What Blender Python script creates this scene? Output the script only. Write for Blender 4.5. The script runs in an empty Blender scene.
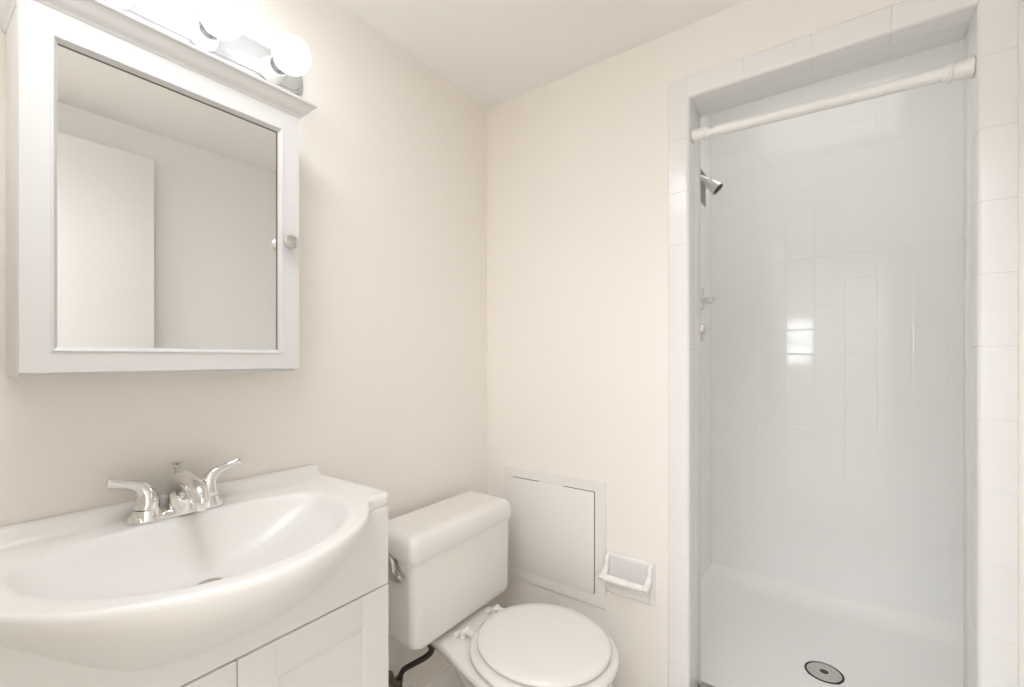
import bpy, bmesh, math, random
from mathutils import Vector, Matrix
random.seed(4)
R = math.radians
S = bpy.context.scene
COL = S.collection

# ------------------------------------------------------------------ camera
CAMX, CAMY, CAMZ = 1.093, -1.350, 1.175
cd = bpy.data.cameras.new('camera'); cam = bpy.data.objects.new('camera', cd); COL.objects.link(cam)
cam.location = (CAMX, CAMY, CAMZ); cam.rotation_euler = (R(90), 0, R(35.8))
cd.sensor_width = 36; cd.lens = 450 / 1024 * 36; cd.shift_y = 14.5 / 1024; cd.clip_start = 0.02
S.camera = cam

# ------------------------------------------------------------------ world, lamps, exposure
w = bpy.data.worlds.new('daylight'); S.world = w; w.use_nodes = True
w.node_tree.nodes['Background'].inputs[0].default_value = (0.90, 0.95, 1.0, 1)
w.node_tree.nodes['Background'].inputs[1].default_value = 6.0
BULB = 2.25            # radiance of the vanity globes
HALL_FILL = 18.0            # watts of the unseen fill light added in the hall
ld = bpy.data.lights.new('hall_fill_light', 'AREA'); ld.shape = 'RECTANGLE'; ld.size = 1.5; ld.size_y = 0.9; ld.energy = HALL_FILL
ld.color = (0.895, 0.935, 1.0)
lo = bpy.data.objects.new('hall_fill_light', ld); COL.objects.link(lo); lo.location = (1.0, -2.55, 2.33)
SHOWER_FILL = 0.80           # watts of the unseen fill panel added above the shower
ls = bpy.data.lights.new('shower_fill_light', 'AREA'); ls.shape = 'SQUARE'; ls.size = 0.62; ls.energy = SHOWER_FILL; ls.color = (1.0, 0.99, 0.965)
lso = bpy.data.objects.new('shower_fill_light', ls); COL.objects.link(lso); lso.location = (1.04, 0.50, 2.425)
ROOM_FILL = 1.8            # watts of the unseen fill light added over the vanity side of the room
lc = bpy.data.lights.new('room_fill_light', 'AREA'); lc.shape = 'DISK'; lc.size = 0.42; lc.energy = ROOM_FILL; lc.color = (0.895, 0.935, 1.0)
lco = bpy.data.objects.new('room_fill_light', lc); COL.objects.link(lco); lco.location = (0.50, -1.18, 2.055)
S.view_settings.view_transform = 'Standard'; S.view_settings.look = 'None'
S.view_settings.gamma = 1; S.view_settings.use_curve_mapping = False
S.view_settings.exposure = 1.14
S.cycles.use_denoising = True
S.cycles.max_bounces = 14; S.cycles.diffuse_bounces = 10; S.cycles.glossy_bounces = 8
S.cycles.caustics_reflective = False; S.cycles.sample_clamp_indirect = 6

# ------------------------------------------------------------------ materials
def mat(name, col, rough=0.5, metal=0.0, bump=0.0, bscale=60, vary=0.0, coat=0.0, spec=0.5):
    m = bpy.data.materials.new(name); m.use_nodes = True
    nt = m.node_tree; b = nt.nodes['Principled BSDF']
    b.inputs['Base Color'].default_value = (*col, 1)
    b.inputs['Roughness'].default_value = rough; b.inputs['Metallic'].default_value = metal
    b.inputs['Specular IOR Level'].default_value = spec
    if coat: b.inputs['Coat Weight'].default_value = coat; b.inputs['Coat Roughness'].default_value = 0.08
    tc = nt.nodes.new('ShaderNodeTexCoord'); n = nt.nodes.new('ShaderNodeTexNoise')
    n.inputs['Scale'].default_value = bscale; n.inputs['Detail'].default_value = 4
    nt.links.new(tc.outputs['Object'], n.inputs['Vector'])
    if vary:
        mx = nt.nodes.new('ShaderNodeMix'); mx.data_type = 'RGBA'
        mx.inputs['A'].default_value = (*[c * (1 - vary) for c in col], 1)
        mx.inputs['B'].default_value = (*[min(1, c * (1 + vary)) for c in col], 1)
        nt.links.new(n.outputs['Fac'], mx.inputs['Factor']); nt.links.new(mx.outputs['Result'], b.inputs['Base Color'])
    if bump:
        bp = nt.nodes.new('ShaderNodeBump'); bp.inputs['Strength'].default_value = bump; bp.inputs['Distance'].default_value = 0.002
        nt.links.new(n.outputs['Fac'], bp.inputs['Height']); nt.links.new(bp.outputs['Normal'], b.inputs['Normal'])
    return m

def tile_mat(name, col, ax, px, pz, ox, oz, rough=0.1, gap=0.0022, tilt=0.0009, floor=False, grout=None):
    """glazed cushion-edged tiles: axis ax ('X'/'Y') by Z (or X by Y on a floor)"""
    m = bpy.data.materials.new(name); m.use_nodes = True
    nt = m.node_tree; L = nt.links; b = nt.nodes['Principled BSDF']
    b.inputs['Base Color'].default_value = (*col, 1); b.inputs['Roughness'].default_value = rough
    tc = nt.nodes.new('ShaderNodeTexCoord'); sp = nt.nodes.new('ShaderNodeSeparateXYZ'); L.new(tc.outputs['Object'], sp.inputs[0])
    def M(op, a, c=None, d=None):
        n = nt.nodes.new('ShaderNodeMath'); n.operation = op
        for i, v in enumerate((a, c, d)):
            if v is None: continue
            if isinstance(v, (int, float)): n.inputs[i].default_value = v
            else: L.new(v, n.inputs[i])
        return n.outputs[0]
    hs = []; ids = []; fr = []
    for out, p, o in ((sp.outputs[ax], px, ox), (sp.outputs['Y' if floor else 'Z'], pz, oz)):
        t = M('DIVIDE', M('SUBTRACT', out, o), p); f = M('FRACT', t); ids.append(M('FLOOR', t)); fr.append(f)
        e = M('MULTIPLY', M('SUBTRACT', 0.5, M('ABSOLUTE', M('SUBTRACT', f, 0.5))), p)      # metres to the joint
        n = nt.nodes.new('ShaderNodeMapRange'); n.interpolation_type = 'SMOOTHERSTEP'
        L.new(e, n.inputs['Value']); n.inputs['From Min'].default_value = 0.0003; n.inputs['From Max'].default_value = gap * 2.2
        hs.append(n.outputs['Result'])
    h = M('MINIMUM', *hs)
    cb = nt.nodes.new('ShaderNodeCombineXYZ'); L.new(ids[0], cb.inputs[0]); L.new(ids[1], cb.inputs[1])
    wn = nt.nodes.new('ShaderNodeTexWhiteNoise'); wn.noise_dimensions = '2D'; L.new(cb.outputs[0], wn.inputs['Vector'])
    ws = nt.nodes.new('ShaderNodeSeparateColor'); L.new(wn.outputs['Color'], ws.inputs[0])
    t1 = M('MULTIPLY', M('SUBTRACT', ws.outputs[0], 0.5), fr[0]); t2 = M('MULTIPLY', M('SUBTRACT', ws.outputs[1], 0.5), fr[1])
    hh = M('ADD', M('MULTIPLY', h, 0.00030), M('MULTIPLY', M('ADD', t1, t2), tilt))
    bp = nt.nodes.new('ShaderNodeBump'); bp.inputs['Strength'].default_value = 1; bp.inputs['Distance'].default_value = 1.0
    L.new(hh, bp.inputs['Height']); L.new(bp.outputs['Normal'], b.inputs['Normal'])
    if grout:
        mx = nt.nodes.new('ShaderNodeMix'); mx.data_type = 'RGBA'; mx.inputs['A'].default_value = (*grout, 1)
        mx.inputs['B'].default_value = (*col, 1); L.new(h, mx.inputs['Factor']); L.new(mx.outputs['Result'], b.inputs['Base Color'])
    return m

WALL = (0.853, 0.814, 0.763)
M_ = dict(
    wallwhite=mat('white_wall_paint', (0.845, 0.84, 0.825), 0.55, bump=0.12, bscale=45, vary=0.006),
    wall=mat('cream_wall_paint', WALL, 0.55, bump=0.12, bscale=45, vary=0.008),
    ceil=mat('ceiling_paint', (0.87, 0.855, 0.83), 0.7, bump=0.15, bscale=60),
    trimw=mat('white_gloss_paint', (0.82, 0.81, 0.79), 0.35, bump=0.03),
    cab=mat('white_thermofoil', (0.80, 0.79, 0.77), 0.34, bump=0.02, bscale=90),
    medcab=mat('white_cabinet_lacquer', (0.69, 0.685, 0.675), 0.38, bump=0.02, bscale=90),
    marble=mat('white_cultured_marble', (0.82, 0.81, 0.79), 0.32, coat=0.12, bump=0.01, bscale=10),
    china=mat('white_vitreous_china', (0.79, 0.765, 0.735), 0.14, coat=0.5, bump=0.01, bscale=8),
    seat=mat('white_enamelled_seat', (0.79, 0.765, 0.735), 0.22, coat=0.3, bump=0.01, bscale=8),
    plastic=mat('white_plastic', (0.82, 0.80, 0.78), 0.35, bump=0.02),
    panel=mat('painted_access_panel', (0.80, 0.785, 0.762), 0.5, bump=0.04, bscale=60),
    trimtile=mat('white_glazed_trim_tile', (0.79, 0.785, 0.775), 0.22, bump=0.02, bscale=14),
    chrome=mat('polished_chrome', (0.80, 0.79, 0.77), 0.07, 1.0, bump=0.01),
    nickel=mat('brushed_nickel', (0.66, 0.64, 0.61), 0.28, 1.0, bump=0.05, bscale=200),
    mirror=mat('silvered_mirror', (0.90, 0.90, 0.885), 0.0, 1.0),
    backplate=mat('satin_light_bar', (0.52, 0.52, 0.52), 0.28, 0.25, bump=0.01),
    porcel=mat('white_socket_cup', (0.74, 0.74, 0.73), 0.3, bump=0.01),
    collar=mat('bulb_collar_metal', (0.62, 0.62, 0.62), 0.2, 0.9, bump=0.02),
    dark=mat('dark_recess', (0.10, 0.09, 0.08), 0.7, bump=0.02),
    black=mat('black_rubber', (0.022, 0.02, 0.018), 0.5, bump=0.1),
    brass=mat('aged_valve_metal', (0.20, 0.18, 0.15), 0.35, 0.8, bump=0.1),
    stone=mat('grey_stone_threshold', (0.28, 0.28, 0.27), 0.3, bump=0.05, vary=0.15, bscale=30),
    pan=mat('white_acrylic_pan', (0.88, 0.875, 0.86), 0.5, bump=0.02, bscale=20),
    grey=mat('grey_vent_metal', (0.50, 0.49, 0.47), 0.4, 0.4, bump=0.05),
    steel=mat('stainless_drain', (0.60, 0.59, 0.57), 0.3, 0.85, bump=0.05, bscale=150),
    stile=tile_mat('shower_tile_back', (0.88, 0.88, 0.87), 'X', 0.108, 0.108, 0.907 - 0.108 * 6, 1.175 + 0.017, 0.08),
    sside=tile_mat('shower_tile_side', (0.88, 0.88, 0.87), 'Y', 0.108, 0.108, 1.04, 1.175 + 0.017, 0.08),
    soffit=tile_mat('shower_tile_soffit', (0.88, 0.88, 0.87), 'X', 0.152, 0.054, 0.737, 0.02, 0.12, floor=True),
    floort=tile_mat('beige_floor_tile', (0.60, 0.58, 0.55), 'X', 0.30, 0.30, 0.05, -0.1, 0.25, gap=0.003, floor=True, grout=(0.4, 0.37, 0.33)),
)
gl = bpy.data.materials.new('lit_opal_bulb'); gl.use_nodes = True
b = gl.node_tree.nodes['Principled BSDF']; b.inputs['Base Color'].default_value = (1, 1, 1, 1)
b.inputs['Emission Color'].default_value = (0.895, 0.935, 1.0, 1); b.inputs['Emission Strength'].default_value = BULB
M_['bulb'] = gl
gl = bpy.data.materials.new('added_lamp_diffuser'); gl.use_nodes = True  # glowing cover of the two added fill lamps
b = gl.node_tree.nodes['Principled BSDF']; b.inputs['Emission Color'].default_value = (0.95, 0.97, 1.0, 1); b.inputs['Emission Strength'].default_value = 1.5
M_['opal'] = gl

# ------------------------------------------------------------------ helpers (all shapes are given in world metres)
ORG = {}
def empty(name, loc, label, cat, group=None):
    o = bpy.data.objects.new(name, None); COL.objects.link(o); o.location = loc
    o.empty_display_size = 0.05; ORG[o.name] = Vector(loc); tag(o, label, cat, group); return o
def tag(o, label=None, cat=None, group=None, kind=None):
    if label: o['label'] = label
    if cat: o['category'] = cat
    if group: o['group'] = group
    if kind: o['kind'] = kind
    return o
def obj(name, bm, m, parent=None, origin=None, smooth=35, bevel=0, weighted=False):
    bmesh.ops.recalc_face_normals(bm, faces=bm.faces)
    me = bpy.data.meshes.new(name)
    org = ORG[parent.name] if parent else Vector(origin or (0, 0, 0))
    bmesh.ops.translate(bm, verts=bm.verts, vec=-org)
    bm.to_mesh(me); bm.free()
    me.materials.append(M_[m] if isinstance(m, str) else m)
    if smooth:
        for p in me.polygons: p.use_smooth = True
        me.set_sharp_from_angle(angle=R(smooth))
    o = bpy.data.objects.new(name, me); COL.objects.link(o)
    if parent: o.parent = parent
    else: o.location = org
    ORG[o.name] = org
    if bevel:
        md = o.modifiers.new('bevel', 'BEVEL'); md.width = bevel; md.segments = 3; md.limit_method = 'ANGLE'; md.angle_limit = R(40)
        md.harden_normals = False
    return o
def struct(name, bm, m, **k):
    return tag(obj(name, bm, m, **k), kind='structure')
def box(bm, x0, x1, y0, y1, z0, z1, r=0, seg=3):
    v = [bm.verts.new((x, y, z)) for x in (x0, x1) for y in (y0, y1) for z in (z0, z1)]
    fs = [bm.faces.new([v[i] for i in q]) for q in ((0, 1, 3, 2), (4, 6, 7, 5), (0, 4, 5, 1), (2, 3, 7, 6), (0, 2, 6, 4), (1, 5, 7, 3))]
    if r:
        es = list({e for f in fs for e in f.edges})
        bmesh.ops.bevel(bm, geom=es, offset=r, segments=seg, profile=0.5, affect='EDGES', clamp_overlap=True)
    return bm
def nb(*a, **k): return box(bmesh.new(), *a, **k)
def loft(bm, rings, cap0=True, cap1=True, closed=True):
    vs = [[bm.verts.new(p) for p in r] for r in rings]
    n = len(vs[0])
    for a, c in zip(vs, vs[1:]):
        for i in range(n if closed else n - 1):
            j = (i + 1) % n
            bm.faces.new((a[i], a[j], c[j], c[i]))
    if cap0: bm.faces.new(vs[0][::-1])
    if cap1: bm.faces.new(vs[-1])
    return bm
def lathe(bm, prof, c, axis='Z', n=32):
    """prof: (radius, height) pairs along the axis from c"""
    A = {'Z': (Vector((1, 0, 0)), Vector((0, 1, 0)), Vector((0, 0, 1))), 'X': (Vector((0, 1, 0)), Vector((0, 0, 1)), Vector((1, 0, 0))),
         'Y': (Vector((0, 0, 1)), Vector((1, 0, 0)), Vector((0, 1, 0)))}
    if isinstance(axis, str): u, v, d = A[axis]
    else:
        d = Vector(axis).normalized(); u = d.orthogonal().normalized(); v = d.cross(u)
    c = Vector(c)
    rings = [[c + d * h + (u * math.cos(2 * math.pi * i / n) + v * math.sin(2 * math.pi * i / n)) * max(r, 1e-5) for i in range(n)] for r, h in prof]
    return loft(bm, rings)
def spline(pts, k=8):
    """Catmull-Rom through tuples of any length"""
    out = []; P = [pts[0]] + list(pts) + [pts[-1]]
    for i in range(1, len(P) - 2):
        for s in range(k):
            t = s / k
            out.append(tuple(0.5 * ((2 * b) + (c - a) * t + (2 * a - 5 * b + 4 * c - d) * t * t + (-a + 3 * b - 3 * c + d) * t ** 3)
                             for a, b, c, d in zip(P[i - 1], P[i], P[i + 1], P[i + 2])))
    out.append(tuple(pts[-1])); return out
def tube(bm, pts, n=16, k=8, up=(0, 0, 1)):
    """pts: (x,y,z,ra[,rb]) ra across, rb along 'up'"""
    pts = [p if len(p) == 5 else (*p, p[3]) for p in pts]
    P = spline(pts, k) if k > 1 else pts
    rings = []; pv = None
    for i, p in enumerate(P):
        a = Vector(P[max(i - 1, 0)][:3]); c = Vector(P[min(i + 1, len(P) - 1)][:3]); d = (c - a).normalized()
        if pv is None:
            upv = Vector(up); 
            if abs(d.dot(upv)) > 0.98: upv = Vector((1, 0, 0))
            u = d.cross(upv).normalized()
        else:
            u = (pv - d * pv.dot(d)).normalized()
        pv = u; v = u.cross(d)
        q = Vector(p[:3])
        rings.append([q + u * math.cos(2 * math.pi * j / n) * p[3] + v * math.sin(2 * math.pi * j / n) * p[4] for j in range(n)])
    return loft(bm, rings)
def sell(cx, cy, z, a, b_, n=48, p=2.0):
    """super-ellipse ring"""
    r = []
    for i in range(n):
        t = 2 * math.pi * i / n; c, s = math.cos(t), math.sin(t)
        r.append((cx + a * math.copysign(abs(c) ** (2 / p), c), cy + b_ * math.copysign(abs(s) ** (2 / p), s), z))
    return r
def rrect(x0, x1, y0, y1, z, r, k=6):
    out = []
    for cx, cy, a0 in ((x1 - r, y1 - r, 0), (x0 + r, y1 - r, 90), (x0 + r, y0 + r, 180), (x1 - r, y0 + r, 270)):
        for i in range(k + 1):
            a = R(a0 + 90 * i / k); out.append((cx + r * math.cos(a), cy + r * math.sin(a), z))
    return out
def interp(tab, u):
    if u <= tab[0][0]: return tab[0][1]
    for (a, x), (c, y) in zip(tab, tab[1:]):
        if u <= c: return x + (y - x) * (u - a) / (c - a)
    return tab[-1][1]
def sstep(t): t = max(0, min(1, t)); return t * t * (3 - 2 * t)
def prism(bm, pts2, x0, x1, axis='X'):
    """extrude a 2-D polygon (a,b) along axis from x0 to x1"""
    f = {'X': lambda a, c, t: (t, a, c), 'Y': lambda a, c, t: (a, t, c), 'Z': lambda a, c, t: (a, c, t)}[axis]
    return loft(bm, [[f(a, c, x0) for a, c in pts2], [f(a, c, x1) for a, c in pts2]])

H = 2.135; XR = 1.53; YB = -1.46; T = 0.10
OX0, OX1, OZ = 0.745, 1.340, 1.929        # shower opening
JD = 0.126; SY = 1.04; SX0, SX1 = 0.585, 1.50; CURB = 0.172; PAN = 0.085

# ------------------------------------------------------------------ the room
struct('floor', nb(0, XR, YB, 0, -0.05, 0), 'floort', smooth=0)
struct('ceiling', nb(-T, XR + T, YB - T, 0, H, H + 0.08), 'ceil', smooth=0)
struct('wall_left', nb(-T, 0, YB - T, 0, -0.05, H), 'wall', smooth=0)
struct('wall_right', nb(XR, XR + T, YB - T, 0, -0.05, H), 'wallwhite', smooth=0)
bm = bmesh.new()                            # back wall with the shower opening
box(bm, -T, OX0, 0, JD - 0.006, -0.05, H); box(bm, OX1, XR + T, 0, JD - 0.006, -0.05, H); box(bm, OX0, OX1, 0, JD - 0.006, OZ, H)
struct('wall_back', bm, 'wall', smooth=0)
bm = bmesh.new()                            # front wall with the doorway the camera stands in
DX0, DX1, DZ = 0.70, 1.46, 2.03
box(bm, 0, DX0, YB - T, YB, -0.05, H); box(bm, DX1, XR, YB - T, YB, -0.05, H); box(bm, DX0, DX1, YB - T, YB, DZ, H)
struct('wall_front', bm, 'wall', smooth=0)
bm = bmesh.new()
for y0, y1 in ((YB - T - 0.012, YB - T), (YB, YB + 0.012)):
    box(bm, DX0 - 0.06, DX0, y0, y1, 0, DZ + 0.06, r=0.003)
    box(bm, DX1, DX1 + 0.06, y0, y1, 0, DZ + 0.06, r=0.003)
    box(bm, DX0, DX1, y0, y1, DZ, DZ + 0.06, r=0.003)
struct('trim_6', bm, 'trimw')
# baseboard on the back wall, stopping at the tile trim
bm = bmesh.new(); prism(bm, [(0, 0), (-0.014, 0), (-0.014, 0.082), (-0.009, 0.092), (-0.006, 0.10), (0, 0.10)], 0.0, 0.688, 'X')
struct('baseboard_back', bm, 'trimw')
bm = bmesh.new(); prism(bm, [(0, 0), (0.014, 0), (0.014, 0.082), (0.009, 0.092), (0.006, 0.10), (0, 0.10)], -0.69, -0.014, 'Y')
struct('baseboard_left', bm, 'trimw')
bm = bmesh.new(); prism(bm, [(XR, 0), (XR - 0.014, 0), (XR - 0.014, 0.085), (XR - 0.006, 0.10), (XR, 0.10)], -0.62, -0.014, 'Y')
struct('baseboard_right', bm, 'trimw')

# shower alcove
HS = 2.44
struct('wall_shower_back', nb(SX0 - T, SX1 + T, SY, SY + T, -0.05, HS), 'stile', smooth=0)
struct('wall_shower_left', nb(SX0 - T, SX0, JD, SY, -0.05, HS), 'sside', smooth=0)
struct('wall_shower_right', nb(SX1, SX1 + T, JD, SY, -0.05, HS), 'sside', smooth=0)
struct('wall_shower_front', box(box(nb(SX0 - T, OX0, JD - 0.006, JD, -0.05, HS), OX1, SX1 + T, JD - 0.006, JD, -0.05, HS), OX0, OX1, JD - 0.006, JD, OZ, HS), 'sside', smooth=0)
struct('ceiling_shower', nb(SX0 - T, SX1 + T, JD - 0.006, SY + T, HS, HS + 0.08), 'ceil', smooth=0)

# tile trim round the opening: bullnose tiles, one strip each side
TW = 0.054
def trim_tile(bm, a0, a1, side):
    """one bullnose tile; profile in plan: sits 8 mm proud of the wall and rolls round the opening edge"""
    g = 0.0
    prof = []
    p, r = 0.008, 0.010
    prof += [(-TW, 0.004), (-TW, -p + 0.003), (-TW + 0.003, -p)]
    for i in range(7):
        a = R(90 * i / 6); prof.append((0.006 - r + r * math.sin(a), -p + r - r * math.cos(a)))
    prof += [(0.006, 0.052), (0.0, 0.052), (0.0, 0.004)]
    a0 += g; a1 -= g
    if side == 'L': f = lambda u, v, t: (OX0 + u, v, t)
    elif side == 'R': f = lambda u, v, t: (OX1 - u, v, t)
    else: f = lambda u, v, t: (t, v, OZ - u)
    e = 0.0010; n = len(prof)
    cx, cy = -TW / 2, 0.0
    def ins(u, v, d):   # pull the exposed skin in a little at the ends
        return (u - d if u > -TW / 2 else u + d, v + d if v < 0.004 else v)
    rings = [[f(*ins(u, v, e), a0) for u, v in prof], [f(u, v, a0 + e) for u, v in prof], [f(u, v, a1 - e) for u, v in prof], [f(*ins(u, v, e), a1) for u, v in prof]]
    loft(bm, rings)
for side, nm in (('L', 'trim_1'), ('R', 'trim_2')):
    bm = bmesh.new(); z = 1.199 - 0.152 * 7
    zs = [0.0] + [1.199 + 0.152 * k for k in range(-7, 5)]
    zs.append(OZ + TW)
    for a, c in zip(zs, zs[1:]): trim_tile(bm, max(a, 0), min(c, OZ + (TW if c > OZ else 0)), side)
    struct(nm, bm, 'trimtile')
bm = bmesh.new(); xs = [OX0 + 0.0] + [0.891 + 0.152 * k for k in range(0, 3)] + [OX1]
for a, c in zip(xs, xs[1:]): trim_tile(bm, a, c, 'T')
struct('trim_3', bm, 'trimtile')
# deeper part of the jambs and the soffit, a flat tile lining
bm = bmesh.new()
box(bm, OX0 - 0.001, OX0 + 0.005, 0.053, JD + 0.003, CURB, OZ, r=0.001); struct('trim_4', bm, 'trimtile')
bm = bmesh.new(); box(bm, OX1 - 0.005, OX1 + 0.001, 0.053, JD + 0.003, CURB, OZ, r=0.001); struct('trim_5', bm, 'trimtile')
bm = bmesh.new(); box(bm, OX0 + 0.005, OX1 - 0.005, 0.053, JD + 0.003, OZ - 0.005, OZ + 0.001, r=0.001); struct('trim_7', bm, 'trimtile')
struct('trim_8', nb(OX0 + 0.006, OX1 - 0.006, -0.02, JD + 0.003, 0, CURB, r=0.003), 'stone')

# shower pan: coved floor falling to the drain
DR = (1.058, 0.548)
bm = bmesh.new(); n = 40
ring = []
def pan_ring(inset, z, rr):
    return rrect(SX0 + inset, SX1 - inset, JD + 0.003 + inset, SY - inset, z, rr, 9)
dring = [(DR[0] + 0.050 * math.cos(R(45) + 0), DR[1], 0)]
def toward(rg, t, z):
    out = []
    for i, p in enumerate(rg):
        v = Vector((p[0] - DR[0], p[1] - DR[1], 0)); q = v.normalized() * 0.0585
        out.append((DR[0] + q.x + (v.x - q.x) * t, DR[1] + q.y + (v.y - q.y) * t, z))
    return out
base = pan_ring(0.04, 0, 0.03)
rings = [pan_ring(0.0, 0.0, 0.002), pan_ring(0.0, 0.16, 0.002), pan_ring(0.0012, 0.161, 0.004)]
for i in range(0, 9):
    a = R(90 * i / 8); rings.append(pan_ring(0.0016 + 0.085 * (1 - math.cos(a)), 0.156 - 0.060 * math.sin(a), 0.006 + 0.05 * i / 8))
b0 = pan_ring(0.095, 0, 0.060)
rings += [toward(b0, 0.7, 0.092), toward(b0, 0.35, 0.088), toward(b0, 0.0, PAN), toward(b0, 0.0, PAN - 0.02)]
loft(bm, rings, cap0=False, cap1=True)
tag(obj('shower_pan', bm, 'pan', smooth=50), kind='structure')

# ------------------------------------------------------------------ shower fittings
t = empty('shower_drain', (DR[0], DR[1], PAN), 'round perforated metal drain cover with black rim in shower floor', 'drain')
bm = bmesh.new(); lathe(bm, [(0.0575, -0.010), (0.0575, 0.0012), (0.056, 0.0022), (0.0515, 0.0022), (0.0505, 0.001), (0.0505, -0.010)], (DR[0], DR[1], PAN), n=48)
obj('rim', bm, 'black', t)
bm = bmesh.new(); lathe(bm, [(0.0503, -0.004), (0.0503, 0.0012), (0.049, 0.0024), (0.0135, 0.0034), (0.0135, 0.0005), (0.010, -0.003)], (DR[0], DR[1], PAN), n=48)
obj('grate', bm, 'steel', t)
bm = bmesh.new()
for ri, (rad, cnt) in enumerate(((0.0205, 24), (0.0265, 30), (0.0325, 36), (0.0385, 42), (0.0445, 50))):
    for k in range(cnt):
        a = 2 * math.pi * k / cnt + ri * 0.07
        x, y = DR[0] + rad * math.cos(a), DR[1] + rad * math.sin(a)
        z = PAN + 0.0024 + (0.049 - rad) / 0.0365 * 0.001
        u = Vector((math.cos(a), math.sin(a), 0)) * 0.0016; v = Vector((-math.sin(a), math.cos(a), 0)) * 0.0009
        c = Vector((x, y, z + 0.0001))
        q = [c + u, c + u * 0.7 + v, c - u * 0.7 + v, c - u, c - u * 0.7 - v, c + u * 0.7 - v]
        loft(bm, [[p - Vector((0, 0, 0.0006)) for p in q], q])
obj('perforations', bm, 'dark', t)
bm = bmesh.new(); lathe(bm, [(0.0134, -0.002), (0.0134, 0.003), (0.011, 0.004), (0.004, 0.0042), (0, 0.0042)], (DR[0], DR[1], PAN), n=32)
obj('center_screw_well', bm, 'black', t)

# curtain rod
RY, RZ = 0.024, 1.812
t = empty('shower_curtain_rod', (OX0 + 0.006, RY, RZ), 'white telescoping shower curtain rod across top of shower opening', 'curtain rod')
za, zb = 1.8215, 1.8045
def rodseg(x0, x1, r): 
    bm = bmesh.new(); zz = lambda x: za + (zb - za) * (x - OX0) / (OX1 - OX0)
    tube(bm, [(x0, RY, zz(x0), r), (x1, RY, zz(x1), r)], n=28, k=1); return bm
obj('outer_tube', rodseg(0.812, OX1 - 0.02, 0.0145), 'trimw', t)
obj('inner_tube', rodseg(OX0 + 0.02, 0.815, 0.0118), 'trimw', t)
for s, x0, rr in ((1, OX0 + 0.0062, 0.0178), (-1, OX1 - 0.0062, 0.0215)):
    L = 0.038
    bm = bmesh.new(); zz = za if s > 0 else zb
    lathe(bm, [(rr * 0.97, 0), (rr, 0.002), (rr * 0.98, 0.005), (rr * 0.86, L * 0.6), (rr * 0.83, L - 0.004), (rr * 0.98, L - 0.002), (rr * 1.02, L), (rr * 0.98, L + 0.003), (rr * 0.80, L + 0.005), (rr * 0.74, L + 0.012), (rr * 0.5, L + 0.013)],
          (x0, RY, zz), (s, 0, 0), 32)
    o = obj('end_cap', bm, 'plastic', t)
    bm = bmesh.new(); lathe(bm, [(rr * 0.7, -0.0002), (rr * 1.03, -0.0002), (rr * 1.03, 0.0016), (rr * 0.7, 0.0016)], (x0, RY, zz), (s, 0, 0), 32)
    obj('rubber_pad', bm, 'grey', o)

# shower head on the left wall of the alcove
HY, HZ = 0.52, 1.905
t = empty('shower_sprayer', (SX0, HY, HZ), 'small nickel shower head on bent arm at left shower wall', 'shower head')
bm = bmesh.new(); lathe(bm, [(0.032, 0), (0.032, 0.003), (0.026, 0.009), (0.013, 0.013), (0.0, 0.013)], (SX0, HY, HZ - 0.012), 'X', 32); obj('escutcheon', bm, 'nickel', t)
bm = bmesh.new(); tube(bm, [(SX0 + 0.002, HY, HZ - 0.012, 0.0095), (SX0 + 0.045, HY, HZ - 0.010, 0.0095), (SX0 + 0.078, HY, HZ - 0.022, 0.0095), (SX0 + 0.100, HY, HZ - 0.040, 0.0095)], up=(0, 1, 0)); obj('arm', bm, 'nickel', t)
hd = Vector((0.70, 0.0, -0.71))
hc = Vector((SX0 + 0.093, HY, HZ - 0.034))
bm = bmesh.new(); lathe(bm, [(0.010, 0), (0.0125, 0.002), (0.0125, 0.012), (0.016, 0.018), (0.019, 0.024), (0.0205, 0.034), (0.0255, 0.058), (0.0255, 0.064), (0.0225, 0.0645), (0.0215, 0.058), (0.0, 0.056)], hc, hd, 36); o = obj('head', bm, 'nickel', t)
bm = bmesh.new(); lathe(bm, [(0.0205, 0.0565), (0.0205, 0.0605), (0.0, 0.0610)], hc, hd, 36); obj('spray_face', bm, 'black', o)

# lever valve on the same wall
t = empty('shower_valve', (SX0, 0.52, 1.285), 'chrome shower valve with lever low on left shower wall', 'shower valve')
bm = bmesh.new(); lathe(bm, [(0.075, 0), (0.075, 0.003), (0.066, 0.010), (0.03, 0.014), (0.0, 0.014)], (SX0, 0.52, 1.285), 'X', 40); obj('escutcheon', bm, 'nickel', t)
bm = bmesh.new(); lathe(bm, [(0.026, 0.012), (0.026, 0.05), (0.024, 0.075), (0.018, 0.090), (0.0, 0.092)], (SX0, 0.52, 1.285), 'X', 32); obj('hub', bm, 'nickel', t)
bm = bmesh.new(); tube(bm, [(SX0 + 0.05, 0.52, 1.285, 0.012), (SX0 + 0.068, 0.52, 1.27, 0.011), (SX0 + 0.078, 0.52, 1.24, 0.010)]); obj('lever', bm, 'nickel', t)

# ventilation grille high on that wall
t = empty('wall_vent', (SX0, 0.86, 1.90), 'grey perforated vent grille on left shower wall behind shower head', 'vent')
bm = bmesh.new(); box(bm, SX0, SX0 + 0.004, 0.76, 0.925, 1.895, 2.045, r=0.001); obj('plate', bm, 'grey', t)
bm = bmesh.new()
for i in range(17):
    for k in range(15):
        y = 0.768 + i * 0.0093 + (0.0045 if k % 2 else 0); z = 1.902 + k * 0.0097
        if y > 0.918: continue
        loft(bm, [[(SX0 + h, y + 0.0036 * math.cos(a), z + 0.0036 * math.sin(a)) for a in [math.pi / 3 * q for q in range(6)]] for h in (0.0030, 0.0043)])
obj('perforations', bm, 'dark', t)

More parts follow.
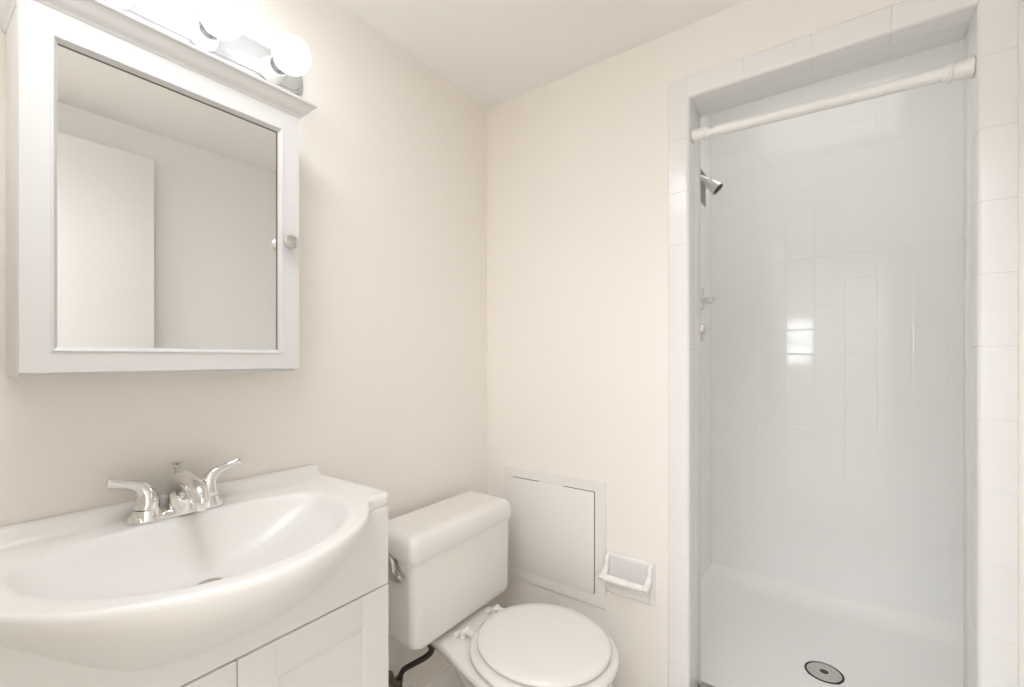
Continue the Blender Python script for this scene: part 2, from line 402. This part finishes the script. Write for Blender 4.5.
# ceramic soap dish
t = empty('soap_dish', (SX0, 0.82, 1.43), 'small white ceramic soap dish set in left shower wall', 'soap dish')
bm = bmesh.new(); box(bm, SX0, SX0 + 0.008, 0.755, 0.875, 1.40, 1.50, r=0.003); obj('backplate', bm, 'trimtile', t)
bm = bmesh.new(); loft(bm, [rrect(SX0 + 0.004, SX0 + 0.05, 0.77, 0.86, 1.425, 0.012), rrect(SX0 + 0.004, SX0 + 0.066, 0.765, 0.865, 1.442, 0.016), rrect(SX0 + 0.004, SX0 + 0.064, 0.767, 0.863, 1.445, 0.015), rrect(SX0 + 0.01, SX0 + 0.054, 0.775, 0.855, 1.436, 0.012)])
obj('tray', bm, 'trimtile', t)

# ------------------------------------------------------------------ vanity
VC = -1.020
XLo = [(0, .459), (.03, .4565), (.06, .4500), (.09, .4400), (.12, .4270), (.15, .4110), (.18, .3920), (.205, .3700), (.225, .3480), (.243, .3230), (.256, .3030), (.266, .2900), (.278, .2825), (.292, .2800), (.313, .2795), (.319, .2760), (.323, .268)]
XL = [(a if a < .27 else .27 + (a - .27) * 1.198, b) for a, b in XLo]
HW = 0.3335
ZB = [(0, .709), (.05, .711), (.10, .719), (.13, .731), (.16, .7505), (.19, .7760), (.22, .8030), (.25, .8280), (.265, .8385), (.28, .8430), (.3, .845), (.33, .845)]
def sm(tab, u):
    return sum(interp(tab, abs(u + d)) for d in (-.009, -.0045, 0, .0045, .009)) / 5
XF = 0.290            # cabinet face
t = empty('vanity_cabinet', (0.14, VC, 0), 'white bathroom vanity cabinet with two shaker doors under the bowed sink', 'cabinet')
CY0, CY1 = VC - 0.316, VC + 0.316
bm = bmesh.new()
prism(bm, [(0.002, 0), (XF - 0.014, 0), (XF - 0.014, 0.6795), (XF - 0.0164, 0.6795), (XF - 0.0164, 0.8449), (0.002, 0.8449)], CY1 - 0.016, CY1, 'Y'); prism(bm, [(0.002, 0), (XF - 0.014, 0), (XF - 0.014, 0.6795), (XF - 0.0164, 0.6795), (XF - 0.0164, 0.8449), (0.002, 0.8449)], CY0, CY0 + 0.016, 'Y')
box(bm, 0.002, XF - 0.02, CY0 + 0.016, CY1 - 0.016, 0.09, 0.106); box(bm, 0.002, 0.010, CY0 + 0.016, CY1 - 0.016, 0.106, 0.70)
box(bm, XF - 0.075, XF - 0.06, CY0 + 0.016, CY1 - 0.016, 0, 0.09)
obj('body', bm, 'cab', t, smooth=30)
bm = bmesh.new()                       # apron cut to the belly of the basin
us = [CY0 + (CY1 - CY0) * i / 60 for i in range(61)]
poly = [(CY1, 0.6795), (CY0, 0.6795)] + [(y, min(0.8447, sm(ZB, y - VC) + 0.004)) for y in us]
prism(bm, poly, XF - 0.016, XF, 'X'); obj('apron', bm, 'cab', t, smooth=30)
def shaker(y0, y1, z0, z1, parent):
    bm = bmesh.new(); x0, x1 = XF - 0.013, XF + 0.003; fw = 0.066
    box(bm, x0, x1, y0, y0 + fw, z0, z1, r=0.0012); box(bm, x0, x1, y1 - fw, y1, z0, z1, r=0.0012)
    box(bm, x0, x1 - 0.0003, y0 + fw - 0.001, y1 - fw + 0.001, z1 - fw, z1, r=0.0012); box(bm, x0, x1 - 0.0003, y0 + fw - 0.001, y1 - fw + 0.001, z0, z0 + fw, r=0.0012)
    o = obj('door', bm, 'cab', parent, smooth=30)
    obj('door_panel', nb(x0 + 0.001, x1 - 0.007, y0 + fw - 0.004, y1 - fw + 0.004, z0 + fw - 0.004, z1 - fw + 0.004), 'cab', o, smooth=0)
shaker(CY0 + 0.001, VC + 0.0055, 0.11, 0.6770, t)
shaker(VC + 0.0075, CY1 - 0.001, 0.11, 0.6770, t)

# the one-piece basin top
ZT = 0.875
def basin(x, y):
    dx, dy = x - 0.185, (y - VC) / 0.245
    px = dx / (0.243 if dx > 0 else 0.097)
    q = 2.0 if dx > 0 else 2.5
    rho = (abs(px) ** q + abs(dy) ** q) ** (1 / q)
    tt = 1 - rho
    if tt <= 0: return 0.0
    k = min(1, tt / 0.86)
    return 0.098 * (1 - (1 - k) ** 2.3) * sstep(tt / 0.13) ** 0.6
def topz(x, y):
    z = ZT - basin(x, y)
    e = min(1, max(0, (0.3195 - abs(y - VC)) / 0.012))
    up = (1 - sstep((x - 0.016) / 0.020)) * sstep(e) * 0.029
    if x < 0.004: up -= 0.003 * (1 - x / 0.004) * sstep(e)
    return z + up
bm = bmesh.new(); rings = []
NY = 130; 
ys = [VC + HW * math.sin(math.pi / 2 * (-1 + 2 * i / NY)) * 0.35 + 0.65 * HW * (-1 + 2 * i / NY) for i in range(NY + 1)]
for y in ys:
    u = abs(y - VC); e = HW - u; rr = 0.011
    drop = 0 if e >= rr else rr - math.sqrt(max(0, rr * rr - (rr - e) ** 2))
    xl = sm(XL, u) if u < .31 else interp(XL, u); zb_ = sm(ZB, u); r = 0.010
    ring = []
    NX = 70
    for i in range(NX + 1):
        x = 0.0015 + (xl - r - 0.0015) * (i / NX)
        ring.append((x, y, topz(x, y) - drop))
    z0 = ZT - drop; zl = ZT - r - 0.001
    for i in range(1, 6):
        a = R(90 * i / 5); ring.append((xl - r + r * math.sin(a), y, z0 - (z0 - zl) * (1 - math.cos(a))))
    zs = min(zl - 0.004, 0.856)
    xc = min(0.284, xl - 0.004)
    if xl < 0.30: bul = 0.0
    for i in range(0, 17):
        q = i / 16
        ring.append((xl - (xl - xc) * (0.12 * q + 0.88 * q ** 1.65), y, zs - (zs - zb_) * q))
    # underside hugging the bowl
    for i in range(12):
        x = xc - 0.004 - (xc - 0.004 - 0.0015) * i / 11
        ring.append((x, y, min(0.845 if x > 0 else 0, topz(min(x, 1), y) - 0.016) if basin(x, y) > 0.001 else 0.8452))
    rings.append(ring)
loft(bm, rings)
sink = obj('bathroom_sink', bm, 'marble', origin=(0.2, VC, 0.85), smooth=60)
tag(sink, 'white moulded sink top with bowed front and oval basin on vanity', 'sink')
bm = bmesh.new(); lathe(bm, [(0.022, 0.0005), (0.022, 0.003), (0.0205, 0.0042), (0.0165, 0.0030), (0.0160, -0.0005), (0.0, -0.0005)], (0.205, VC, ZT - 0.098), n=32)
o = obj('drain_ring', bm, 'nickel', sink)
bm = bmesh.new(); lathe(bm, [(0.0150, 0.0005), (0.0150, 0.0030), (0.0120, 0.0045), (0, 0.0052)], (0.205, VC, ZT - 0.098), n=32); obj('drain_stopper', bm, 'chrome', sink)

# faucet
FX, FZ = 0.057, ZT + 0.0003
t = empty('faucet', (FX, VC, FZ), 'chrome two-handle centerset faucet on back deck of sink', 'faucet')
bm = bmesh.new()
def stad(hx, hy, z): # stadium ring
    out = []
    for i in range(40):
        a = 2 * math.pi * i / 40; c, s = math.cos(a), math.sin(a)
        out.append((FX + hx * c, VC + (hy - hx) * (1 if s > 0 else -1) * (min(1, abs(s) * 3)) + hx * s, z))
    return out
loft(bm, [stad(0.0255, 0.079, FZ), stad(0.0260, 0.0795, FZ + 0.003), stad(0.0235, 0.077, FZ + 0.009), stad(0.019, 0.072, FZ + 0.014), stad(0.014, 0.066, FZ + 0.0155)])
obj('base', bm, 'chrome', t, smooth=50)
bm = bmesh.new()                                   # spout: broad root, arched over, nose turned down
tube(bm, [(FX - 0.001, VC, FZ + 0.008, 0.034, 0.021), (FX + 0.001, VC, FZ + 0.030, 0.0315, 0.021), (FX + 0.010, VC, FZ + 0.050, 0.0275, 0.0195), (FX + 0.034, VC, FZ + 0.0615, 0.0235, 0.0165),
          (FX + 0.064, VC, FZ + 0.0620, 0.0205, 0.0150), (FX + 0.092, VC, FZ + 0.0545, 0.0190, 0.0150), (FX + 0.106, VC, FZ + 0.043, 0.0165, 0.0125), (FX + 0.108, VC, FZ + 0.037, 0.0150, 0.0115)], n=28, up=(0, 1, 0))
sp_ = obj('spout', bm, 'chrome', t, smooth=60)
bm = bmesh.new(); lathe(bm, [(0.0095, 0.0), (0.0100, 0.002), (0.0100, 0.010), (0.0085, 0.012)], (FX + 0.105, VC, FZ + 0.026), n=24); obj('aerator', bm, 'chrome', sp_)
for s in (-1, 1):
    hy = VC + s * 0.0500
    bm = bmesh.new(); lathe(bm, [(0.0265, 0.002), (0.0265, 0.004), (0.0235, 0.012), (0.0212, 0.020), (0.0205, 0.0215)], (FX, hy, FZ), n=36)
    sk = obj('handle_base', bm, 'chrome', t)
    bm = bmesh.new()
    # bell rising and sweeping out sideways into the lever
    tube(bm, [(FX, hy, FZ + 0.0218, 0.0200, 0.0200), (FX, hy + s * -0.001, FZ + 0.036, 0.0185, 0.0190), (FX, hy + s * 0.002, FZ + 0.052, 0.0150, 0.0160), (FX + 0.002, hy + s * 0.010, FZ + 0.064, 0.0115, 0.0110), (FX + 0.004, hy + s * 0.024, FZ + 0.0715, 0.0085, 0.0072),
              (FX + 0.006, hy + s * 0.038, FZ + 0.0755, 0.0075, 0.0055), (FX + 0.008, hy + s * 0.052, FZ + 0.0800, 0.0085, 0.0060), (FX + 0.0085, hy + s * 0.058, FZ + 0.0815, 0.0078, 0.0050)], n=24, up=(1, 0, 0))
    obj('handle', bm, 'chrome', t, smooth=60)
bm = bmesh.new(); lathe(bm, [(0.0028, 0.012), (0.0028, 0.083), (0.0042, 0.085), (0.0045, 0.088), (0.0100, 0.0925), (0.0105, 0.0940), (0.0, 0.0945)], (FX - 0.026, VC + 0.004, FZ), n=20)
obj('lift_rod', bm, 'chrome', t)

# ------------------------------------------------------------------ medicine cabinet
MX, MY0, MY1, MZ0, MZ1 = 0.116, -1.2385, -0.822, 1.145, 1.703
t = empty('medicine_cabinet', (0, (MY0 + MY1) / 2, MZ0), 'white wall cabinet with mirrored door and crown moulding above the sink', 'cabinet')
bm = bmesh.new(); box(bm, 0.001, MX, MY0, MY1, MZ0, MZ1, r=0.002); 

obj('body', bm, 'medcab', t)
DF = 0.138
GY0, GY1, GZ0, GZ1 = -1.1995, -0.867, 1.192, 1.654
DY0, DY1, DZ0, DZ1 = MY0 - 0.002, MY1, 1.1520, MZ1
def frame_ring(y0, y1, z0, z1, x): return [(x, y0, z0), (x, y1, z0), (x, y1, z1), (x, y0, z1)]
def picture_frame(rect_o, rect_i, prof):
    """mitred frame: prof = (t, x) with t 0 at the outer edge and 1 at the glass"""
    bm = bmesh.new(); rings = []
    for tt, x in prof:
        y0, y1, z0, z1 = [a + (c - a) * tt for a, c in zip(rect_o, rect_i)]
        rings.append(frame_ring(y0, y1, z0, z1, x))
    rings.append(rings[0]); vs = [[bm.verts.new(p) for p in r] for r in rings[:-1]]; vs.append(vs[0])
    for a, c in zip(vs, vs[1:]):
        for i in range(4): bm.faces.new((a[i], a[(i + 1) % 4], c[(i + 1) % 4], c[i]))
    return bm
bm = picture_frame((DY0, DY1, DZ0, DZ1), (GY0, GY1, GZ0, GZ1), [(0, MX + 0.001), (0, DF - 0.002), (0.03, DF), (0.80, DF), (0.82, DF + 0.0016), (0.86, DF + 0.0022), (0.90, DF + 0.0010), (0.92, DF - 0.0010), (0.97, DF - 0.004), (1.0, DF - 0.0055), (1.0, MX + 0.001)])
dr = obj('door', bm, 'medcab', t, smooth=25)
obj('mirror_glass', nb(MX + 0.002, DF - 0.0075, GY0 - 0.004, GY1 + 0.004, GZ0 - 0.004, GZ1 + 0.004), 'mirror', dr, smooth=0)
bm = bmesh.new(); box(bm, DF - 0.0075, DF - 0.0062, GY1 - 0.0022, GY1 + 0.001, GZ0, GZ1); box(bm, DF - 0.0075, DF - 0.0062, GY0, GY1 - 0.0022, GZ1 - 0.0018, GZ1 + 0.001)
obj('glass_edge_shade', bm, 'brass', dr, smooth=0)  # dark strips standing in for recess shade along the right and top glass edges
bm = bmesh.new(); lathe(bm, [(0.0050, 0), (0.0045, 0.010), (0.0060, 0.013), (0.0130, 0.017), (0.0145, 0.0205), (0.0140, 0.0235), (0.0105, 0.0245), (0.0100, 0.0235), (0.0075, 0.0240), (0.004, 0.0255), (0.0, 0.026)], (DF, -0.8505, 1.4205), 'X', 32)
obj('knob', bm, 'nickel', dr, smooth=30)
bm = bmesh.new()     # crown moulding, three mitred sides; profile = (projection, z)
cp = [(-0.004, 1.7005), (0.001, 1.7005), (0.003, 1.7035), (0.0045, 1.7060), (0.009, 1.7085), (0.0145, 1.7140), (0.0185, 1.7205), (0.0215, 1.7250), (0.0260, 1.7270), (0.0270, 1.7300), (0.0262, 1.7325), (0.0235, 1.7335), (-0.004, 1.7335)]
rings = []
for p, z in cp: rings.append([(0.0015, MY0 - p, z), (DF + p, MY0 - p, z), (DF + p, MY1 + p, z), (0.0015, MY1 + p, z)])
loft(bm, rings + [rings[0]], cap0=False, cap1=False, closed=False) if False else None
vs = [[bm.verts.new(q) for q in r] for r in rings]; vs.append(vs[0])
for a, c in zip(vs, vs[1:]):
    for i in range(3): bm.faces.new((a[i], a[i + 1], c[i + 1], c[i]))
bm.faces.new([v[0] for v in vs[:-1]]); bm.faces.new([v[3] for v in vs[:-1]][::-1])
obj('crown_moulding', bm, 'medcab', t, smooth=30)
obj('top_board', nb(0.0015, DF, MY0, MY1, MZ1, 1.7325), 'medcab', t, smooth=0)

# ------------------------------------------------------------------ globe light bar
LY0, LY1, LZ0, LZ1 = -1.330, -0.742, 1.816, 1.905
LC = (LZ0 + LZ1) / 2
t = empty('vanity_light', (0, (LY0 + LY1) / 2, LC), 'four-globe vanity light bar glowing above the mirrored cabinet', 'wall lamp')
def bar_ring(ins, x):
    k = 10; out = []; r = 0.030
    y0, y1, z0, z1 = LY0 + ins, LY1 - ins, LZ0 + ins, LZ1 - ins; r = max(0.010, 0.036 - ins)
    for cy, cz, a0 in ((y1 - r, z1 - r, 0), (y0 + r, z1 - r, 90), (y0 + r, z0 + r, 180), (y1 - r, z0 + r, 270)):
        for i in range(k + 1):
            a = R(a0 + 90 * i / k); out.append((x, cy + r * math.cos(a), cz + r * math.sin(a)))
    return out
bm = bmesh.new()
loft(bm, [bar_ring(0, 0.001), bar_ring(0, 0.008), bar_ring(0.0015, 0.0100), bar_ring(0.0045, 0.0102), bar_ring(0.0055, 0.0135), bar_ring(0.0075, 0.0150), bar_ring(0.0105, 0.0152), bar_ring(0.0115, 0.0185), bar_ring(0.0135, 0.0200), bar_ring(0.017, 0.0205), bar_ring(0.022, 0.0225)])
obj('backplate', bm, 'backplate', t, smooth=28)
BZ = 1.8475
for k in range(4):
    y = -0.825 - 0.1408 * k
    bm = bmesh.new(); lathe(bm, [(0.0290, 0.020), (0.0290, 0.024), (0.0265, 0.032), (0.0225, 0.044), (0.0210, 0.050), (0.0185, 0.050), (0.0180, 0.040)], (0, y, BZ), 'X', 32)
    o = obj('socket', bm, 'porcel', t)
    bm = bmesh.new(); lathe(bm, [(0.0125, 0.036), (0.0135, 0.056), (0.0150, 0.058), (0.0170, 0.064), (0.0165, 0.067), (0.0150, 0.069), (0.0150, 0.0745)], (0, y, BZ), 'X', 32)
    obj('bulb_collar', bm, 'collar', o)
    bm = bmesh.new(); pr = [(0.0140, 0.0735)]
    for i in range(1, 25):
        a = R(21 + (180 - 21) * i / 24); pr.append((0.0390 * math.sin(a), 0.1110 - 0.0390 * math.cos(a)))
    lathe(bm, pr, (0, y, BZ), 'X', 32); obj('bulb', bm, 'bulb', o, smooth=80)

# ------------------------------------------------------------------ toilet
TY = -0.352
t = empty('toilet', (0.35, TY, 0), 'white two-piece toilet with closed lid between vanity and shower wall', 'toilet')
bm = bmesh.new()     # tank body
rings = []
for z, i, rr in ((0.411, 0.022, 0.022), (0.4135, 0.013, 0.024), (0.420, 0.007, 0.026), (0.434, 0.004, 0.027), (0.54, 0.002, 0.027), (0.652, 0.0, 0.026)):
    rings.append(rrect(0.056 + i * 0.3, 0.2195 - i * 0.45, TY - 0.214 + i * 1.2, TY + 0.212 - i * 0.5, z, rr, 7))
loft(bm, rings); obj('tank', bm, 'china', t, smooth=50)
bm = bmesh.new(); rings = []
lx0, lx1, ly0, ly1 = 0.046, 0.2255, TY - 0.222, TY + 0.2135
for z, i, rr in ((0.6505, 0.004, 0.018), (0.6505, 0.001, 0.020), (0.653, 0.0, 0.021), (0.686, 0.001, 0.021), (0.698, 0.004, 0.021), (0.7055, 0.010, 0.020), (0.7095, 0.018, 0.018), (0.7115, 0.030, 0.014), (0.7120, 0.045, 0.010)):
    rings.append(rrect(lx0 + i * 0.25, lx1 - i, ly0 + i, ly1 - i * 0.7, z, rr, 7))
loft(bm, rings); obj('tank_lid', bm, 'china', t, smooth=60)
# bowl with its rear deck
def outline(k, z, sx=1.0, sy=1.0, x0=0.095, sh=0.0):
    """egg plan: squared deck at the back, round at the front"""
    tab = [(0.0, 0.090), (0.12, 0.104), (0.25, 0.122), (0.38, 0.145), (0.5, 0.165), (0.62, 0.174), (0.72, 0.172), (0.80, 0.160), (0.87, 0.137), (0.93, 0.105), (0.97, 0.070), (0.99, 0.040), (1.0, 0.0)]
    L = 0.560; out = []
    us = [0.0, 0.01, 0.03, 0.08, 0.15, 0.22, 0.3, 0.38, 0.46, 0.54, 0.62, 0.70, 0.76, 0.82, 0.87, 0.91, 0.945, 0.97, 0.985, 0.995, 1.0]
    half = []
    for u in us:
        wv = interp(tab, u) if u < 0.999 else 0.0
        if u >= 0.62: wv = 0.174 * math.sqrt(max(0, 1 - ((u - 0.62) / 0.38) ** 2))
        if u < 0.03: wv -= 0.022 * (1 - u / 0.03) ** 2
        half.append((u, wv))
    xm = x0 + 0.5 * L
    for u, wv in half: out.append((xm + (x0 + u * L - xm) * sx + sh, TY + wv * sy, z))
    for u, wv in half[-2::-1]: out.append((xm + (x0 + u * L - xm) * sx + sh, TY - wv * sy, z))
    return out
bm = bmesh.new()
R_ = []
for z, sx, sy, sh in ((0, .80, .56, -.01), (0.02, .80, .56, -.01), (0.08, .68, .44, .01), (0.16, .60, .40, .03), (0.23, .64, .46, .045), (0.29, .76, .60, .035), (0.325, .87, .74, .02), (0.350, .97, .87, 0), (0.378, 1.0, 1.0, 0), (0.388, 1.0, 1.0, 0), (0.393, .993, .98, 0), (0.395, .975, .94, 0), (0.3955, .90, .84, 0)):
    R_.append(outline(0, z, sx, sy, sh=sh))
loft(bm, R_); obj('bowl', bm, 'china', t, smooth=60)
CXs = 0.462
def seat_ring(a, b_, z, cut=0.0):
    out = []
    for i in range(64):
        an = 2 * math.pi * i / 64; c, s = math.cos(an), math.sin(an)
        x = CXs + a * (c if c > 0 else c * 0.97)
        out.append((max(x, CXs - a + cut), TY + 0.014 + b_ * math.copysign(abs(s) ** 0.97, s), z))
    return out
bm = bmesh.new(); loft(bm, [seat_ring(.186, .170, .3985), seat_ring(.197, .180, .402), seat_ring(.200, .187, .409), seat_ring(.198, .185, .416), seat_ring(.190, .174, .4195)])
obj('seat', bm, 'seat', t, smooth=60)
bm = bmesh.new(); loft(bm, [seat_ring(.168, .154, .4235), seat_ring(.177, .163, .4245), seat_ring(.181, .167, .4285), seat_ring(.180, .166, .4345), seat_ring(.174, .160, .4380), seat_ring(.150, .137, .4398), seat_ring(.09, .08, .4412), seat_ring(.03, .03, .4416)])
obj('seat_cover', bm, 'seat', t, smooth=60)
for s in (-1, 1):
    y = TY + 0.008 + s * 0.070
    bm = bmesh.new(); box(bm, 0.226, 0.238, y - 0.014, y + 0.004, 0.3957, 0.4080, r=0.002)
    lathe(bm, [(0.0085, 0), (0.0095, 0.002), (0.0095, 0.006), (0.0075, 0.009), (0.0075, 0.018)], (0.249, y, 0.3955), n=18)
    tube(bm, [(0.252, y - 0.010, 0.4135, 0.0070), (0.252, y + 0.018, 0.4135, 0.0070)], n=16, k=1)
    box(bm, 0.252, 0.284, y + 0.002, y + 0.016, 0.4070, 0.4175, r=0.002)
    obj('hinge', bm, 'china', t)
bm = bmesh.new()     # flush lever on the side face of the tank
fy = TY - 0.2125
lathe(bm, [(0.017, 0), (0.017, -0.004), (0.011, -0.008), (0.0, -0.008)], (0.112, fy, 0.632), 'Y', 24)
lp = [(.086, .652), (.120, .657), (.146, .655), (.156, .648), (.159, .634), (.161, .622), (.171, .6145), (.184, .612), (.190, .6065), (.187, .600), (.172, .594), (.150, .592), (.130, .597), (.100, .604), (.086, .608)]
loft(bm, [[(a + (0.135 - a) * 0.06, fy - 0.006, c + (0.625 - c) * 0.06) for a, c in lp], [(a, fy - 0.008, c) for a, c in lp], [(a, fy - 0.0175, c) for a, c in lp], [(a + (0.135 - a) * 0.08, fy - 0.0205, c + (0.625 - c) * 0.10) for a, c in lp]])
obj('flush_lever', bm, 'nickel', t, smooth=40)
bm = bmesh.new(); lathe(bm, [(0.034, 0), (0.034, 0.012), (0.022, 0.0165), (0.018, 0.019)], (0.135, TY - 0.05, 0.3955), n=24); obj('tank_gasket', bm, 'black', t)
bm = bmesh.new(); lathe(bm, [(0.010, -0.034), (0.017, -0.032), (0.020, -0.018), (0.029, -0.014), (0.030, -0.001), (0.0, -0.001)], (0.13, -0.450, 0.411), n=24); obj('fill_valve_nut', bm, 'black', t)

# stop valve and braided hose
t = empty('water_supply_valve', (0, -0.475, 0.20), 'dark stop valve and black hose feeding the toilet tank', 'valve')
bm = bmesh.new(); tube(bm, [(0.13, -0.450, 0.372, 0.0085), (0.134, -0.430, 0.345, 0.0085), (0.132, -0.420, 0.320, 0.0085), (0.118, -0.428, 0.300, 0.0085), (0.095, -0.455, 0.285, 0.0080), (0.072, -0.474, 0.268, 0.0080), (0.058, -0.478, 0.238, 0.0080)], n=14)
obj('hose', bm, 'black', t)
bm = bmesh.new(); lathe(bm, [(0.009, 0), (0.011, 0.002), (0.011, 0.034), (0.013, 0.036), (0.013, 0.046), (0.008, 0.048)], (0.056, -0.478, 0.195), n=20)
lathe(bm, [(0.028, 0.001), (0.026, 0.005), (0.010, 0.008), (0.009, 0.070), (0.012, 0.072), (0.012, 0.085), (0.0, 0.085)], (0, -0.478, 0.208), 'X', 24)
obj('valve_body', bm, 'brass', t)
bm = bmesh.new(); lathe(bm, [(0.006, 0.083), (0.006, 0.094), (0.021, 0.095), (0.022, 0.103), (0.0, 0.105)], (0, -0.478, 0.208), 'X', 20)
obj('valve_knob', bm, 'brass', t)

# ------------------------------------------------------------------ access panel
t = empty('access_panel', (0.29, 0, 0.57), 'white square access panel set in wall behind toilet tank', 'access panel')
px0, px1, pz0, pz1 = 0.090, 0.493, 0.368, 0.774
hx0, hx1, hz0, hz1 = 0.124, 0.456, 0.406, 0.740
bm = bmesh.new()
ro, ri = (px0, px1, pz0, pz1), (hx0, hx1, hz0, hz1)
def pf(rect, y): x0, x1, z0, z1 = rect; return [(x0, y, z0), (x1, y, z0), (x1, y, z1), (x0, y, z1)]
prof = [(0, -0.0005), (0, -0.005), (0.06, -0.0065), (0.97, -0.0065), (1.0, -0.0055), (1.0, -0.0005)]
vs = [[bm.verts.new(p) for p in pf([a + (c - a) * tt for a, c in zip(ro, ri)], y)] for tt, y in prof]; vs.append(vs[0])
for a, c in zip(vs, vs[1:]):
    for i in range(4): bm.faces.new((a[i], a[(i + 1) % 4], c[(i + 1) % 4], c[i]))
obj('frame', bm, 'panel', t, smooth=25)
obj('hatch', nb(hx0 + 0.0008, hx1 - 0.0030, -0.0075, -0.002, hz0 + 0.0008, hz1 - 0.0028, r=0.0008), 'panel', t, smooth=30)
obj('latch', nb(0.2415, 0.338, -0.0068, -0.003, hz1 - 0.0030, hz1 + 0.0006), 'panel', t, smooth=0)
obj('recess', nb(hx0 - 0.0002, hx1 + 0.0002, -0.0018, -0.0006, hz0 - 0.0002, hz1 + 0.0002), 'dark', t, smooth=0)

# ------------------------------------------------------------------ toilet paper holder
t = empty('toilet_paper_holder', (0.575, 0, 0.50), 'white ceramic toilet paper holder without a roll beside access panel', 'toilet paper holder')
bm = bmesh.new()
def rr2(x0, x1, z0, z1, y, r, k=5): return [(a, y, c) for a, c, _ in rrect(x0, x1, z0, z1, 0, r, k)]
loft(bm, [rr2(0.494, 0.651, 0.430, 0.558, -0.0005, 0.008), rr2(0.494, 0.651, 0.430, 0.558, -0.006, 0.008), rr2(0.497, 0.648, 0.433, 0.555, -0.009, 0.007), rr2(0.512, 0.638, 0.443, 0.546, -0.0095, 0.006), rr2(0.520, 0.630, 0.452, 0.538, -0.006, 0.006)])
obj('backplate', bm, 'trimtile', t, smooth=40)
for x in (0.5035, 0.6405):
    bm = bmesh.new()
    tube(bm, [(x, -0.004, 0.550, 0.0085, 0.007), (x, -0.016, 0.546, 0.0080, 0.0080), (x, -0.022, 0.532, 0.0075, 0.0085), (x, -0.026, 0.517, 0.0078, 0.0085), (x, -0.038, 0.504, 0.0085, 0.0095), (x, -0.055, 0.499, 0.0088, 0.0105), (x, -0.065, 0.494, 0.0070, 0.008)], n=18, up=(1, 0, 0))
    obj('arm', bm, 'trimtile', t, smooth=60)
bm = bmesh.new(); lathe(bm, [(0.006, 0.0), (0.0118, 0.003), (0.0118, 0.068), (0.0098, 0.070), (0.0098, 0.120), (0.005, 0.123)], (0.511, -0.0530, 0.496), 'X', 24)
obj('roller', bm, 'plastic', t)

# ------------------------------------------------------------------ the open door and the hall behind the camera (seen in the mirror and the tiles)
t = obj('door_1', nb(XR - 0.075, XR - 0.040, -1.440, -0.706, 0.008, 1.995, r=0.002), 'trimw', origin=(XR - 0.058, -1.44, 0)); tag(t, kind='structure')
bm = bmesh.new(); lathe(bm, [(0.028, 0), (0.028, -0.004), (0.010, -0.008), (0.010, -0.03), (0.024, -0.038), (0.027, -0.048), (0.022, -0.060), (0.0, -0.064)], (XR - 0.075, -0.75, 0.93), 'X', 28)
obj('knob', bm, 'nickel', t)
HX0, HX1, HYB, HH = -0.35, 2.35, -3.55, 2.40
struct('floor_hall', nb(HX0, HX1, HYB, YB, -0.05, -0.0), 'floort', smooth=0)
struct('ceiling_hall', nb(HX0, HX1, HYB, YB - T, HH, HH + 0.05), 'ceil', smooth=0)
struct('wall_hall_left', nb(HX0 - T, HX0, HYB, YB - T, 0, HH), 'wall', smooth=0)
struct('wall_hall_right', nb(HX1, HX1 + T, HYB, YB - T, 0, HH), 'wall', smooth=0)
bm = bmesh.new(); box(bm, HX0, -T, YB - T - 0.02, YB - T, 0, HH); box(bm, XR + T, HX1, YB - T - 0.02, YB - T, 0, HH); box(bm, -T, XR + T, YB - T - 0.0, YB - T + 0.02, H + 0.08, HH)
struct('wall_hall_front', bm, 'wall', smooth=0)
WX0, WX1, WZ0, WZ1 = 0.54, 0.86, 1.11, 1.68
bm = bmesh.new(); box(bm, HX0, WX0, HYB - T, HYB, 0, HH); box(bm, WX1, HX1, HYB - T, HYB, 0, HH); box(bm, WX0, WX1, HYB - T, HYB, 0, WZ0); box(bm, WX0, WX1, HYB - T, HYB, WZ1, HH)
struct('wall_hall_back', bm, 'wall', smooth=0)
bm = bmesh.new(); wy0, wy1 = HYB - 0.06, HYB - 0.02
for a in (WX0, WX1 - 0.02): box(bm, a, a + 0.02, wy0, wy1, WZ0, WZ1)
for a in (WZ0, (WZ0 + WZ1) / 2 - 0.01, WZ1 - 0.02): box(bm, WX0 + 0.02, WX1 - 0.02, wy0 + 0.002, wy1 - 0.002, a, a + 0.02)
struct('window_1', bm, 'trimw', smooth=0)
t = empty('added_ceiling_lamp', (1.0, -2.55, HH), 'added unseen rectangular fill lamp in the hall behind the doorway', 'ceiling lamp')  # unseen fixture added to carry the hall fill light
obj('fixture', nb(0.22, 1.78, -3.03, -2.07, HH - 0.05, HH - 0.001, r=0.004), 'trimw', t)
obj('diffuser', nb(0.25, 1.75, -3.0, -2.1, HH - 0.058, HH - 0.05), 'opal', t)
t = empty('added_shower_lamp', (1.04, 0.50, 2.44), 'added unseen square fill-light panel in the ceiling of the shower', 'ceiling lamp')  # unseen panel added to brighten the alcove
obj('panel_frame', nb(0.71, 1.37, 0.17, 0.83, 2.428, 2.439, r=0.003), 'trimw', t)
t = empty('added_ceiling_lamp', (0.50, -1.18, H), 'added unseen round fill lamp over the vanity side of the bathroom', 'ceiling lamp')  # unseen fixture added to lift the room's overall light
bm = bmesh.new(); lathe(bm, [(0.24, 0), (0.24, -0.03), (0.225, -0.036), (0.0, -0.036)], (0.50, -1.18, H - 0.001), n=40); obj('fixture', bm, 'trimw', t)
bm = bmesh.new(); lathe(bm, [(0.215, -0.036), (0.21, -0.055), (0.17, -0.068), (0.0, -0.074)], (0.50, -1.18, H - 0.001), n=40); obj('diffuser', bm, 'opal', t)
